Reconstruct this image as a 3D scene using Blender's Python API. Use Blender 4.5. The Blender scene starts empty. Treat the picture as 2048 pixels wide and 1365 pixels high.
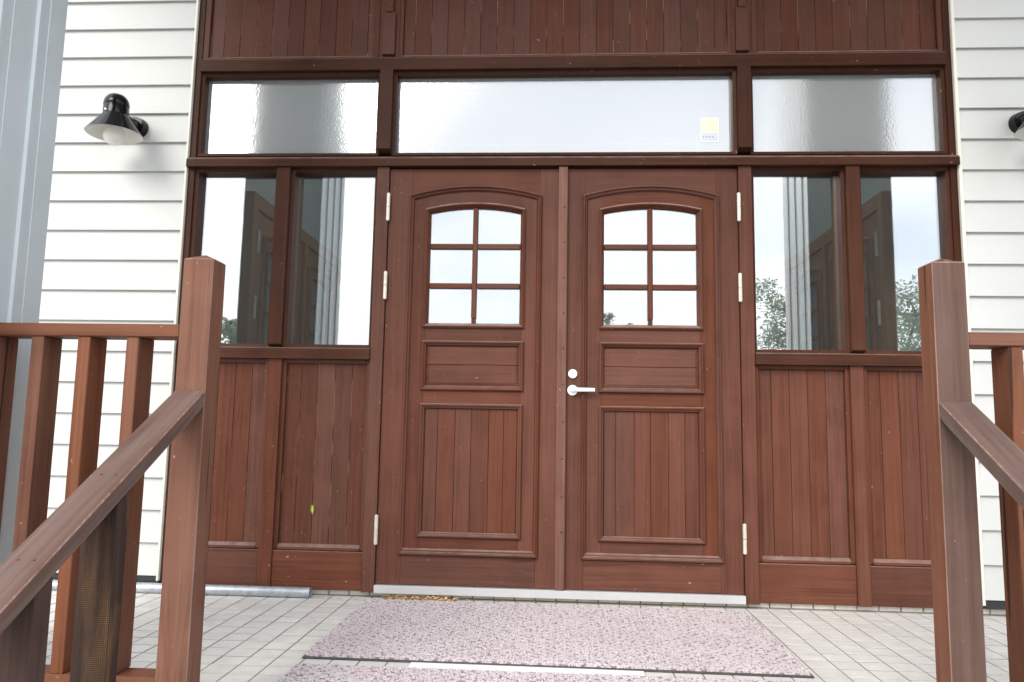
import bpy, bmesh, math, random
from mathutils import Vector, Matrix
R = math.radians
random.seed(7)
sc = bpy.context.scene
COL = sc.collection

# ------------------------------------------------------------------ camera
cam_d = bpy.data.cameras.new('camera'); cam = bpy.data.objects.new('camera', cam_d); COL.objects.link(cam)
yaw, pitch, roll = -0.0582, 0.1178, 0.0177
fw = Vector((math.sin(yaw)*math.cos(pitch), math.cos(yaw)*math.cos(pitch), math.sin(pitch)))
rt = Vector((math.cos(yaw), -math.sin(yaw), 0)); up = rt.cross(fw)
r2 = rt*math.cos(roll) + up*math.sin(roll); u2 = -rt*math.sin(roll) + up*math.cos(roll)
m = Matrix((r2, u2, -fw)).transposed().to_4x4(); m.translation = (0.0133, -3.761, 0.8359)
cam.matrix_world = m
cam_d.sensor_width = 36; cam_d.lens = 1524.14/2048*36; cam_d.clip_start = 0.05; cam_d.clip_end = 3000
sc.camera = cam

# ------------------------------------------------------------------ world, sun, exposure
SUN_EL, SUN_AZ = R(33), R(-25)          # the sun stands behind the viewer, to the left, behind thin cloud
to_sun = Vector((math.sin(SUN_AZ)*math.cos(SUN_EL), -math.cos(SUN_AZ)*math.cos(SUN_EL), math.sin(SUN_EL)))
w = bpy.data.worlds.new('World'); sc.world = w; w.use_nodes = True
nt = w.node_tree; nt.nodes.clear()
out = nt.nodes.new('ShaderNodeOutputWorld'); bg = nt.nodes.new('ShaderNodeBackground')
sky = nt.nodes.new('ShaderNodeTexSky'); sky.sky_type = 'NISHITA'; sky.sun_disc = False
sky.sun_elevation = SUN_EL; sky.sun_rotation = math.atan2(to_sun.x, to_sun.y)
sky.dust_density = 4.0; sky.air_density = 1.0
tc = nt.nodes.new('ShaderNodeTexCoord')
mp = nt.nodes.new('ShaderNodeMapping'); mp.inputs['Scale'].default_value = (1, 1, 2.2)
nz = nt.nodes.new('ShaderNodeTexNoise'); nz.inputs['Scale'].default_value = 2.6; nz.inputs['Detail'].default_value = 5
cr = nt.nodes.new('ShaderNodeValToRGB')
cr.color_ramp.elements[0].position = 0.32; cr.color_ramp.elements[0].color = (10.8, 11.9, 13.8, 1)
cr.color_ramp.elements[1].position = 0.68; cr.color_ramp.elements[1].color = (17.4, 17.7, 18.2, 1)
mx = nt.nodes.new('ShaderNodeMix'); mx.data_type = 'RGBA'; mx.inputs[0].default_value = 0.86
nt.links.new(tc.outputs['Generated'], mp.inputs[0]); nt.links.new(mp.outputs[0], nz.inputs['Vector'])
nt.links.new(nz.outputs[0], cr.inputs[0])
nt.links.new(sky.outputs[0], mx.inputs[6]); nt.links.new(cr.outputs[0], mx.inputs[7])
nt.links.new(mx.outputs[2], bg.inputs[0]); nt.links.new(bg.outputs[0], out.inputs[0])
bg.inputs[1].default_value = 0.10
sun_d = bpy.data.lights.new('sun', 'SUN'); sun_d.energy = 1.5; sun_d.angle = R(30); sun_d.color = (1, .965, .9)
sun = bpy.data.objects.new('sun', sun_d); COL.objects.link(sun)
sun.rotation_euler = (-to_sun).to_track_quat('-Z', 'Y').to_euler(); sun.location = (-4, -8, 12)
sc.view_settings.view_transform = 'Standard'; sc.view_settings.look = 'None'
sc.view_settings.gamma = 1; sc.view_settings.exposure = 0.72; sc.view_settings.use_curve_mapping = False
sc.cycles.max_bounces = 10; sc.cycles.transparent_max_bounces = 24
sc.cycles.use_denoising = True

# ------------------------------------------------------------------ materials
def new_mat(name):
    mt = bpy.data.materials.new(name); mt.use_nodes = True
    t = mt.node_tree; t.nodes.clear()
    o = t.nodes.new('ShaderNodeOutputMaterial'); b = t.nodes.new('ShaderNodeBsdfPrincipled')
    t.links.new(b.outputs[0], o.inputs[0])
    return mt, t, b
def nd(t, typ, **kw):
    n = t.nodes.new(typ)
    for k, v in kw.items():
        if k in n.inputs: n.inputs[k].default_value = v
        else: setattr(n, k, v)
    return n
def ramp(t, src, stops):
    n = t.nodes.new('ShaderNodeValToRGB'); e = n.color_ramp.elements
    while len(e) < len(stops): e.new(0.5)
    for el, (p, c) in zip(e, stops):
        el.position = p; el.color = (c, c, c, 1) if isinstance(c, (int, float)) else (*c, 1)
    t.links.new(src, n.inputs[0]); return n.outputs[0]
def mixc(t, fac, a, b, mode='MIX'):
    n = t.nodes.new('ShaderNodeMix'); n.data_type = 'RGBA'; n.blend_type = mode
    for sock, v in ((n.inputs[0], fac), (n.inputs[6], a), (n.inputs[7], b)):
        if isinstance(v, bpy.types.NodeSocket): t.links.new(v, sock)
        elif isinstance(v, (int, float)): sock.default_value = v
        else: sock.default_value = (*v, 1)
    return n.outputs[2]
def math_(t, op, a, b=None):
    n = t.nodes.new('ShaderNodeMath'); n.operation = op
    for s, v in ((n.inputs[0], a), (n.inputs[1], b)):
        if v is None: continue
        if isinstance(v, bpy.types.NodeSocket): t.links.new(v, s)
        else: s.default_value = v
    return n.outputs[0]
def obj_coords(t, spread=23.0):
    tcn = t.nodes.new('ShaderNodeTexCoord'); oi = t.nodes.new('ShaderNodeObjectInfo')
    cb = t.nodes.new('ShaderNodeCombineXYZ')
    t.links.new(math_(t, 'MULTIPLY', oi.outputs['Random'], spread), cb.inputs[0])
    t.links.new(math_(t, 'MULTIPLY', oi.outputs['Random'], spread*1.7), cb.inputs[1])
    t.links.new(math_(t, 'MULTIPLY', oi.outputs['Random'], spread*0.6), cb.inputs[2])
    va = t.nodes.new('ShaderNodeVectorMath'); va.operation = 'ADD'
    t.links.new(tcn.outputs['Object'], va.inputs[0]); t.links.new(cb.outputs[0], va.inputs[1])
    return va.outputs[0], oi.outputs['Random']
def scaled(t, vec, s):
    n = t.nodes.new('ShaderNodeMapping'); n.inputs['Scale'].default_value = s
    t.links.new(vec, n.inputs[0]); return n.outputs[0]
def noise(t, vec, scale, detail=3, rough=.55, dist=0):
    n = nd(t, 'ShaderNodeTexNoise', Scale=scale, Detail=detail, Roughness=rough, Distortion=dist)
    t.links.new(vec, n.inputs['Vector']); return n.outputs[0]

def wood(name, axis, dark, mid, light, rough=.48, weather=0.0, vary=.45, cracks=0.0, specks=.5, dust=(.46, .34, .27), weather_shade=0.0, ledge=0.0):
    """Stained timber, grain along the given local axis ('x','y','z')."""
    mt, t, b = new_mat(name)
    v, rnd = obj_coords(t)
    i = 'xyz'.index(axis)
    def st(al, ac): s = [ac]*3; s[i] = al; return tuple(s)
    fine = noise(t, scaled(t, v, st(1.6, 75)), 1.0, 5, .65, .35)
    fig0 = noise(t, scaled(t, v, st(.75, 7.5)), 1.0, 2, .5, .5)
    fig = math_(t, 'SINE', math_(t, 'MULTIPLY', fig0, 95.0))
    fig = math_(t, 'MULTIPLY_ADD', fig, .5); t.nodes[-1].inputs[2].default_value = .5
    blot = noise(t, v, 5.5, 3, .55, .2)
    base = ramp(t, fine, [(.28, dark), (.5, mid), (.74, light)])
    figm = math_(t, 'MULTIPLY', fig, ramp(t, noise(t, v, 1.9, 1), [(.42, 0.0), (.66, .48)]))
    base = mixc(t, figm, base, mid)
    figd = math_(t, 'MULTIPLY', math_(t, 'SUBTRACT', 1.0, fig), ramp(t, noise(t, v, 2.3, 1), [(.46, 0.0), (.68, .52)]))
    base = mixc(t, figd, base, dark)
    base = mixc(t, ramp(t, blot, [(.38, .0), (.7, .45)]), base, light)
    # each piece took the stain a little differently
    hv = nd(t, 'ShaderNodeHueSaturation'); t.links.new(base, hv.inputs['Color'])
    vv = math_(t, 'MULTIPLY_ADD', rnd, vary); t.nodes[-1].inputs[2].default_value = 1 - vary*.5
    if weather_shade:
        # stain weathered paler low on the screen; canopy shade painted into the top
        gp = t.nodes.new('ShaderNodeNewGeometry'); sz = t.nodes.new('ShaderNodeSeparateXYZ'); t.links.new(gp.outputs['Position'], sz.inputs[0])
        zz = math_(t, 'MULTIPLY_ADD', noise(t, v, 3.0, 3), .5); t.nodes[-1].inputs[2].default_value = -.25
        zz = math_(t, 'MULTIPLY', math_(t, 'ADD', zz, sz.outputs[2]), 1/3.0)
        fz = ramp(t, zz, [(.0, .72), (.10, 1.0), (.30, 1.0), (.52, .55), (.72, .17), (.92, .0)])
        bf = math_(t, 'MULTIPLY_ADD', fz, weather_shade); t.nodes[-1].inputs[2].default_value = 1.0
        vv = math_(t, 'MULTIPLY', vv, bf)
    t.links.new(vv, hv.inputs['Value'])
    sv = math_(t, 'MULTIPLY_ADD', math_(t, 'FRACT', math_(t, 'MULTIPLY', rnd, 7.31)), .16); t.nodes[-1].inputs[2].default_value = .85
    t.links.new(sv, hv.inputs['Saturation'])
    col = hv.outputs[0]
    if weather:
        g = noise(t, scaled(t, v, st(1.1, 22)), 1.0, 4, .6, .2)
        col = mixc(t, ramp(t, g, [(.38, weather*.25), (.66, weather)]), col, (.22, .175, .155))
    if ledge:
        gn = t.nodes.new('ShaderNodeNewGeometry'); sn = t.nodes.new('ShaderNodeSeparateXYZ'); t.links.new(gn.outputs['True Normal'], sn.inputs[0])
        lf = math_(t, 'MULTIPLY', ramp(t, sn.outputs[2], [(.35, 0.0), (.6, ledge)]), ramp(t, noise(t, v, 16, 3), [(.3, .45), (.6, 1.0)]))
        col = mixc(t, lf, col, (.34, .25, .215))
    # small knocks and specks of dust
    sp = noise(t, scaled(t, v, st(42, 62)), 1.0, 2, .5)
    col = mixc(t, ramp(t, sp, [(.735, 0.0), (.775, specks)]), col, dust)
    sc2 = noise(t, scaled(t, v, (9, 9, 9)), 1.0, 6, .75, 1.4)
    col = mixc(t, ramp(t, sc2, [(.70, 0.0), (.76, specks*.55)]), col, dust)
    if cracks:
        ck = noise(t, scaled(t, v, st(1.0, 34)), 1.0, 1, .4, .15)
        col = mixc(t, ramp(t, ck, [(.665, 0.0), (.685, cracks)]), col, (.02, .012, .009))
    t.links.new(col, b.inputs['Base Color'])
    rr = ramp(t, fine, [(.3, rough-.06), (.7, rough+.1)]); t.links.new(rr, b.inputs['Roughness'])
    b.inputs['Specular IOR Level'].default_value = .11
    bp = nd(t, 'ShaderNodeBump', Strength=.22, Distance=.002); t.links.new(fine, bp.inputs['Height'])
    t.links.new(bp.outputs[0], b.inputs['Normal'])
    return mt
DK, MD, LT = (.054, .0165, .0086), (.077, .0252, .0136), (.101, .0350, .0198)
M = {}
for ax in 'xyz':
    M['w'+ax] = wood('stained_wood_'+ax, ax, DK, MD, LT, .46, 0, .24, 0, .38, weather_shade=.62, ledge=.6)
    M['d'+ax] = wood('shaded_dark_wood_'+ax, ax, (.025, .0072, .0028), (.041, .0128, .0055), (.060, .0200, .0096), .46, 0, .22, 0, .45, weather_shade=.75, ledge=.35)  # darker stain, deepened with painted shade for beams, jambs and mullions
    M['i'+ax] = wood('varnished_inner_wood_'+ax, ax, (.20, .085, .028), (.30, .135, .048), (.40, .195, .08), .4, 0, .2, 0, 0)
    M['o'+ax] = wood('rail_wood_'+ax, ax, (.095, .031, .0135), (.150, .052, .0245), (.205, .078, .040), .55, .06, .16, .8, .55)
    M['g'+ax] = wood('weathered_wood_'+ax, ax, (.060, .028, .019), (.105, .053, .038), (.150, .085, .065), .5, .34, .15, .3, .12)
M['wd'] = wood('astragal_wood', 'z', (.095, .033, .018), (.150, .058, .035), (.210, .092, .060), .5, .05, .1, 0, 1.0, (.6, .5, .44))
M['ws'] = wood('worn_wood_x', 'x', DK, MD, LT, .5, .0, .25, .35, 1.0, weather_shade=.62, ledge=.6)
M['tan'] = wood('inner_oak', 'z', (.20, .085, .028), (.30, .135, .05), (.38, .19, .08), .45, 0, .1)

def plain(name, col, rough=.5, metal=0.0, var=.0, vscale=6.0, bump=0.0, bscale=200.0, spec=.5, coat=0.0):
    mt, t, b = new_mat(name)
    b.inputs['Roughness'].default_value = rough; b.inputs['Metallic'].default_value = metal
    b.inputs['Specular IOR Level'].default_value = spec; b.inputs['Coat Weight'].default_value = coat
    v, rnd = obj_coords(t)
    if var:
        n = noise(t, v, vscale, 5, .6)
        lo = tuple(c*(1-var) for c in col); hi = tuple(min(1, c*(1+var)) for c in col)
        c1 = ramp(t, n, [(.3, lo), (.7, hi)])
        hv = nd(t, 'ShaderNodeHueSaturation'); t.links.new(c1, hv.inputs['Color'])
        vv = math_(t, 'MULTIPLY_ADD', rnd, var*.8); t.nodes[-1].inputs[2].default_value = 1 - var*.4
        t.links.new(vv, hv.inputs['Value']); t.links.new(hv.outputs[0], b.inputs['Base Color'])
    else: b.inputs['Base Color'].default_value = (*col, 1)
    if bump:
        bp = nd(t, 'ShaderNodeBump', Strength=bump, Distance=.002)
        t.links.new(noise(t, v, bscale, 3), bp.inputs['Height']); t.links.new(bp.outputs[0], b.inputs['Normal'])
    return mt
M['siding'] = plain('siding_paint', (.575, .577, .553), .6, 0, .02, 1.6, .12, 90, .2)
M['trim'] = plain('cream_trim', (.72, .69, .60), .5, 0, .03)
M['black'] = plain('black_enamel', (.006, .006, .007), .14, 0, 0, 6, 0, 200, .28, 0)
M['flash'] = plain('black_flashing', (.02, .021, .024), .4, 0, .2, 20)
M['shade_white'] = plain('white_enamel', (.70, .69, .63), .45)
M['globe'] = plain('opal_glass', (.78, .77, .73), .25)
M['steel'] = plain('brushed_steel', (.72, .72, .715), .36, .5, .06, 3)
M['satin'] = plain('satin_steel', (.82, .82, .81), .38, .75, .03, 8)
M['hinge'] = plain('cream_metal', (.66, .61, .52), .38, .25, .12, 40)
M['dark'] = plain('dark_gap', (.008, .006, .005), .8)
M['screw'] = plain('dark_screw', (.05, .022, .018), .4, .4)
M['galv'] = plain('galvanized', (.40, .425, .45), .4, .55, .2, 34)
M['column'] = plain('blue_grey_sheet', (.50, .55, .56), .38, .10, .06, 2.2, .05, 12)
M['back_shade'] = plain('grey_back_shade', (.045, .047, .048), .55, 0, .12, 4)
M['obscure'] = plain('obscured_glass', (.20, .24, .235), .3, 0, .1, 6)
M['tile'] = plain('porch_tile', (.635, .61, .565), .62, 0, .10, 14, .25, 220)
M['brick'] = plain('base_tile', (.62, .585, .51), .65, 0, .11, 26, .35, 160)
M['grout'] = plain('grout', (.215, .20, .18), .9, 0, .22, 14)
M['mortar'] = plain('white_mortar', (.80, .79, .77), .75, 0, .05, 12, .2, 120)
M['rubber'] = plain('rubber_back', (.055, .05, .05), .7, 0, .3, 40)
M['concrete'] = plain('step_concrete', (.40, .39, .37), .85, 0, .14, 4, .3, 120)
M['ground'] = plain('pavement', (.36, .35, .33), .9, 0, .12, .6, .2, 60)
M['iwall'] = plain('grey_plaster', (.40, .43, .41), .8, 0, .06, 2)
M['ifloor'] = plain('dark_stone', (.10, .095, .09), .5, 0, .2, 5)
M['soffit'] = plain('soffit_board', (.55, .54, .51), .7, 0, .05, 3)
M['wax'] = plain('katydid_green', (.50, .70, .06), .4, 0, .18, 90)
M['leaf_dry'] = plain('dry_leaf', (.62, .41, .19), .75, 0, .35, 70)
M['bark'] = plain('bark', (.09, .07, .055), .9, 0, .3, 12)
M['st_white'] = plain('sticker_white', (.80, .80, .78), .45)
M['st_yellow'] = plain('sticker_yellow', (.84, .82, .50), .45)
M['st_blue'] = plain('sticker_blue', (.46, .65, .84), .45)
M['st_pink'] = plain('sticker_pink', (.80, .55, .68), .45)
M['st_rose'] = plain('sticker_rose', (.62, .26, .40), .45)
M['st_grey'] = plain('sticker_grey', (.74, .75, .66), .45)

def leaf_mat(name, a, b_):
    mt, t, b = new_mat(name)
    v, rnd = obj_coords(t)
    t.links.new(ramp(t, noise(t, v, 2.0, 4), [(.3, a), (.7, b_)]), b.inputs['Base Color'])
    b.inputs['Roughness'].default_value = .55
    tr = nd(t, 'ShaderNodeBsdfTranslucent'); tr.inputs[0].default_value = (*b_, 1)
    mxs = t.nodes.new('ShaderNodeMixShader'); mxs.inputs[0].default_value = .45
    o = [n for n in t.nodes if n.type == 'OUTPUT_MATERIAL'][0]
    t.links.new(b.outputs[0], mxs.inputs[1]); t.links.new(tr.outputs[0], mxs.inputs[2]); t.links.new(mxs.outputs[0], o.inputs[0])
    return mt
M['leaf_a'] = leaf_mat('foliage_grey_green', (.20, .235, .155), (.34, .38, .28))
M['leaf_b'] = leaf_mat('foliage_mid_green', (.17, .21, .135), (.30, .35, .25))

def glass(name, refl, tint, bump=0.0, bscale=60.0, rough=0.0, dist=.002, milk=0.0):
    """Sun-control glazing: each face mirrors part of the light and lets the rest through."""
    mt = bpy.data.materials.new(name); mt.use_nodes = True; t = mt.node_tree; t.nodes.clear()
    o = t.nodes.new('ShaderNodeOutputMaterial')
    tr = nd(t, 'ShaderNodeBsdfTransparent'); tr.inputs[0].default_value = (*tint, 1)
    gl = nd(t, 'ShaderNodeBsdfGlossy'); gl.inputs['Color'].default_value = (.97, .98, 1, 1); gl.inputs['Roughness'].default_value = rough
    mxs = t.nodes.new('ShaderNodeMixShader')
    lw = nd(t, 'ShaderNodeLayerWeight', Blend=.28)
    f = math_(t, 'MULTIPLY_ADD', lw.outputs['Fresnel'], .8); t.nodes[-1].inputs[2].default_value = refl - .02
    t.links.new(math_(t, 'MINIMUM', f, .95), mxs.inputs[0])
    tcn = t.nodes.new('ShaderNodeTexCoord')
    if bump:
        n1 = noise(t, tcn.outputs['Object'], bscale, 2, .5)
        bp = nd(t, 'ShaderNodeBump', Strength=bump, Distance=dist)
        t.links.new(n1, bp.inputs['Height']); t.links.new(bp.outputs[0], gl.inputs['Normal'])
    t.links.new(tr.outputs[0], mxs.inputs[1]); t.links.new(gl.outputs[0], mxs.inputs[2])
    last = mxs.outputs[0]
    if milk:
        df = nd(t, 'ShaderNodeBsdfDiffuse'); df.inputs[0].default_value = (.8, .82, .81, 1); m2 = t.nodes.new('ShaderNodeMixShader'); m2.inputs[0].default_value = milk
        t.links.new(last, m2.inputs[1]); t.links.new(df.outputs[0], m2.inputs[2]); last = m2.outputs[0]
    t.links.new(last, o.inputs[0])
    return mt
M['glass'] = glass('clear_glazing', .285, (.90, .94, .92), .02, 3.0, 0, .01, .006)
M['glass_door'] = glass('door_glazing', .285, (.80, .84, .83), .015, 3.0, 0, .01)
M['glass_pat'] = glass('patterned_glazing', .305, (.60, .62, .61), .20, 95.0, .10, .0016, .20)

# imprint of wire netting on a dark weathered post
mt, t, b = new_mat('netting_post')
v, rnd = obj_coords(t)
sx = t.nodes.new('ShaderNodeSeparateXYZ'); t.links.new(v, sx.inputs[0])
gx = math_(t, 'ABSOLUTE', math_(t, 'SINE', math_(t, 'MULTIPLY', sx.outputs[0], math.pi/.0042)))
gz = math_(t, 'ABSOLUTE', math_(t, 'SINE', math_(t, 'MULTIPLY', sx.outputs[2], math.pi/.0042)))
cell = math_(t, 'MULTIPLY', gx, gz)
msk = ramp(t, noise(t, scaled(t, v, (18, 18, 3.2)), 1.0, 4, .6, .4), [(.47, 0.0), (.70, .85)])
bs = ramp(t, noise(t, scaled(t, v, (60, 60, 2)), 1.0, 4), [(.3, (.028, .017, .013)), (.7, (.056, .034, .027))])
c_ = mixc(t, math_(t, 'MULTIPLY', ramp(t, cell, [(.35, 0.0), (.8, 1.0)]), msk), bs, (.24, .125, .042))
t.links.new(c_, b.inputs['Base Color']); b.inputs['Roughness'].default_value = .65; b.inputs['Specular IOR Level'].default_value = .08
bp = nd(t, 'ShaderNodeBump', Strength=.3, Distance=.001); t.links.new(cell, bp.inputs['Height']); t.links.new(bp.outputs[0], b.inputs['Normal'])
M['net'] = mt
# cream filler and old paint showing in the joints of the boards
mt, t, b = new_mat('joint_backing')
v, rnd = obj_coords(t)
j = noise(t, scaled(t, v, (14, 1, 3.0)), 1.0, 3, .6)
t.links.new(ramp(t, j, [(.53, (.012, .007, .005)), (.60, (.50, .36, .22))]), b.inputs['Base Color']); b.inputs['Roughness'].default_value = .8
M['joint'] = mt
mt, t, b = new_mat('mat_pile')
v, rnd = obj_coords(t)
n1 = noise(t, v, 95, 2, .6)
n2 = noise(t, v, 3.0, 4, .6)
cc = ramp(t, n1, [(.30, (.25, .20, .205)), (.42, (.49, .425, .435)), (.64, (.61, .545, .55))])
cc = mixc(t, ramp(t, n2, [(.4, 0.0), (.75, .35)]), cc, (.42, .345, .335))
t.links.new(cc, b.inputs['Base Color']); b.inputs['Roughness'].default_value = .95; b.inputs['Specular IOR Level'].default_value = .1
M['pile'] = mt
M['fleck'] = plain('mat_dark_yarn', (.25, .20, .215), .95, 0, .3, 60, 0, 200, .1)

# ------------------------------------------------------------------ builders
def link(name, me, mat, parent=None, loc=None):
    o = bpy.data.objects.new(name, me); COL.objects.link(o)
    if mat is not None: me.materials.append(M[mat] if isinstance(mat, str) else mat)
    if parent is not None:
        o.parent = parent
        # children keep world coordinates: parents are unrotated empties or meshes while building
        o.location = (Vector(loc) if loc else Vector()) - wpos(parent)
    elif loc: o.location = loc
    return o
def wpos(o):
    p = Vector(o.location)
    while o.parent: o = o.parent; p += Vector(o.location)
    return p
def smooth(me, ang=40):
    for p in me.polygons: p.use_smooth = True
    me.set_sharp_from_angle(angle=R(ang))
_cache = {}
def box_mesh(sx, sy, sz, bev, key=None):
    k = (round(sx, 4), round(sy, 4), round(sz, 4), bev, key)
    if k in _cache: return _cache[k]
    bm = bmesh.new(); bmesh.ops.create_cube(bm, size=1)
    for v in bm.verts: v.co = Vector((v.co.x*sx, v.co.y*sy, v.co.z*sz))
    if bev: bmesh.ops.bevel(bm, geom=bm.edges[:], offset=min(bev, .3*min(sx, sy, sz)), segments=1, affect='EDGES', clamp_overlap=True)
    me = bpy.data.meshes.new('box'); bm.to_mesh(me); bm.free(); _cache[k] = me
    return me
def box(name, x0, x1, y0, y1, z0, z1, mat, parent=None, bev=.0015):
    me = box_mesh(x1-x0, y1-y0, z1-z0, bev, mat)
    o = bpy.data.objects.new(name, me); COL.objects.link(o)
    if not me.materials: me.materials.append(M[mat])
    c = Vector(((x0+x1)/2, (y0+y1)/2, (z0+z1)/2))
    if parent is not None: o.parent = parent; c = c - wpos(parent)
    o.location = c
    return o
def raw(name, verts, faces, mat, parent=None, origin=None, sm=0, bev=0):
    """mesh from world coordinates with its origin at the given point (default: centre)"""
    vs = [Vector(v) for v in verts]
    if origin is None:
        mn = Vector((min(v.x for v in vs), min(v.y for v in vs), min(v.z for v in vs)))
        mxv = Vector((max(v.x for v in vs), max(v.y for v in vs), max(v.z for v in vs))); origin = (mn+mxv)/2
    origin = Vector(origin)
    me = bpy.data.meshes.new(name); me.from_pydata([v-origin for v in vs], [], faces); me.update()
    bm = bmesh.new(); bm.from_mesh(me); bmesh.ops.recalc_face_normals(bm, faces=bm.faces[:])
    if bev: bmesh.ops.bevel(bm, geom=bm.edges[:], offset=bev, segments=1, affect='EDGES', clamp_overlap=True)
    bm.to_mesh(me); bm.free()
    if sm: smooth(me, sm)
    return link(name, me, mat, parent, origin)
def prism_x(name, x0, x1, prof, mat, parent=None):
    """(y,z) profile swept along x"""
    n = len(prof)
    vs = [(x0, y, z) for y, z in prof] + [(x1, y, z) for y, z in prof]
    fs = [tuple(range(n)), tuple(range(2*n-1, n-1, -1))] + [(i, (i+1) % n, n+(i+1) % n, n+i) for i in range(n)]
    return raw(name, vs, fs, mat, parent)
def poly_y(name, outline, y0, y1, mat, parent=None):
    """(x,z) outline given thickness in y"""
    n = len(outline)
    vs = [(x, y0, z) for x, z in outline] + [(x, y1, z) for x, z in outline]
    fs = [tuple(range(n)), tuple(range(2*n-1, n-1, -1))] + [(i, (i+1) % n, n+(i+1) % n, n+i) for i in range(n)]
    return raw(name, vs, fs, mat, parent)
def mold(name, outer, inner, prof, mat, parent):
    """moulding piece between two polylines of (x,z); prof = [(t,y)] across from outer (0) to inner (1)"""
    k = len(prof); vs = []; fs = []
    for (ax, az), (bx, bz) in zip(outer, inner):
        for tt, y in prof: vs.append((ax+(bx-ax)*tt, y, az+(bz-az)*tt))
    for s in range(len(outer)-1):
        for j in range(k-1):
            a = s*k+j; fs.append((a, a+1, a+k+1, a+k))
        fs.append((s*k, s*k+k, s*k+2*k-1, s*k+k-1))      # back
    fs.append(tuple(range(k))); e = (len(outer)-1)*k; fs.append(tuple(range(e+k-1, e-1, -1)))
    return raw(name, vs, fs, mat, parent)
def rect_mold(xa, xb, za, zb, w_, prof, parent, top=True):
    """four mitred pieces inside the rectangle"""
    mold('molding', [(xa, za), (xa, zb)], [(xa+w_, za+w_), (xa+w_, zb-w_)], prof, 'wz', parent)
    mold('molding', [(xb, za), (xb, zb)], [(xb-w_, za+w_), (xb-w_, zb-w_)], prof, 'wz', parent)
    mold('molding', [(xa, za), (xb, za)], [(xa+w_, za+w_), (xb-w_, za+w_)], prof, 'wx', parent)
    if top: mold('molding', [(xa, zb), (xb, zb)], [(xa+w_, zb-w_), (xb-w_, zb-w_)], prof, 'wx', parent)
def lathe(name, prof, n, mat, parent, at, sm=45):
    """(r,z) profile round the vertical axis through `at`"""
    vs = []; fs = []
    for r_, z in prof:
        for i in range(n):
            a = 2*math.pi*i/n; vs.append((at[0]+r_*math.cos(a), at[1]+r_*math.sin(a), at[2]+z))
    for j in range(len(prof)-1):
        for i in range(n):
            fs.append((j*n+i, j*n+(i+1) % n, (j+1)*n+(i+1) % n, (j+1)*n+i))
    if prof[0][0] > 1e-4: pass
    o = raw(name, vs, fs, mat, parent, origin=at, sm=sm)
    bm = bmesh.new(); bm.from_mesh(o.data); bmesh.ops.remove_doubles(bm, verts=bm.verts[:], dist=1e-5); bm.to_mesh(o.data); bm.free()
    return o
def tube(name, p0, p1, r_, mat, parent=None, n=16, r1=None, cap=True):
    p0, p1 = Vector(p0), Vector(p1); d = (p1-p0).normalized()
    a = d.orthogonal().normalized(); b_ = d.cross(a); r1 = r_ if r1 is None else r1
    vs = []; fs = []
    for p, rr in ((p0, r_), (p1, r1)):
        for i in range(n):
            an = 2*math.pi*i/n; vs.append(p + a*rr*math.cos(an) + b_*rr*math.sin(an))
    fs = [(i, (i+1) % n, n+(i+1) % n, n+i) for i in range(n)]
    if cap: fs += [tuple(range(n)), tuple(range(2*n-1, n-1, -1))]
    return raw(name, vs, fs, mat, parent, sm=40)
def thing(name, loc, label, cat, group=None):
    o = bpy.data.objects.new(name, None); COL.objects.link(o); o.location = loc; o.empty_display_size = .1
    o['label'] = label; o['category'] = cat
    if group: o['group'] = group
    return o
def tag(o, label, cat, group=None):
    o['label'] = label; o['category'] = cat
    if group: o['group'] = group
    return o
def struct(o): o['kind'] = 'structure'; return o
def kids(o): return [c for c in bpy.data.objects if c.parent == o]
def copy_tree(o, parent=None):
    c = o.copy(); COL.objects.link(c); c.parent = parent
    for ch in kids(o): copy_tree(ch, c)
    return c

CX = .031                      # axis of the doorway
# ================================================================== ground, steps, porch floor
GZ = -.66
struct(raw('ground', [(-400, -400, GZ), (400, -400, GZ), (400, 400, GZ), (-400, 400, GZ)], [(0, 1, 2, 3)], 'ground', origin=(0, 0, GZ)))
FZ = .023
fl = struct(box('porch_floor', -3.1, 3.2, -1.72, .13, GZ, FZ+.0006, 'grout', bev=0))
struct(box('porch_floor', -3.1, -1.13, -2.02, -1.722, GZ, FZ-.004, 'grout', bev=0))
struct(box('porch_floor', 1.19, 3.2, -2.02, -1.722, GZ, FZ-.004, 'grout', bev=0))
for k in range(1, 4):
    struct(box('step', -1.125, 1.185, -1.722-.28*k, -1.722-.28*(k-1)-.001, GZ, -.165*k, 'concrete', bev=.008))
PX, PY = .0989, .0974
X0, Y0 = 1.0186, -.0235          # one tile joint each way
tile_me = box_mesh(PX-.0066, PY-.0085, .012, .0006, 'tile'); tile_me.materials.append(M['tile'])
def px_of(x, y, z):
    d = Vector((x, y, z))-Vector((.0133, -3.761, .8359)); w_ = d.dot(fw)
    return 1024+1524.14*d.dot(r2)/w_, 682.5-1524.14*d.dot(u2)/w_
rest = []; n_t = 0
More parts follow.
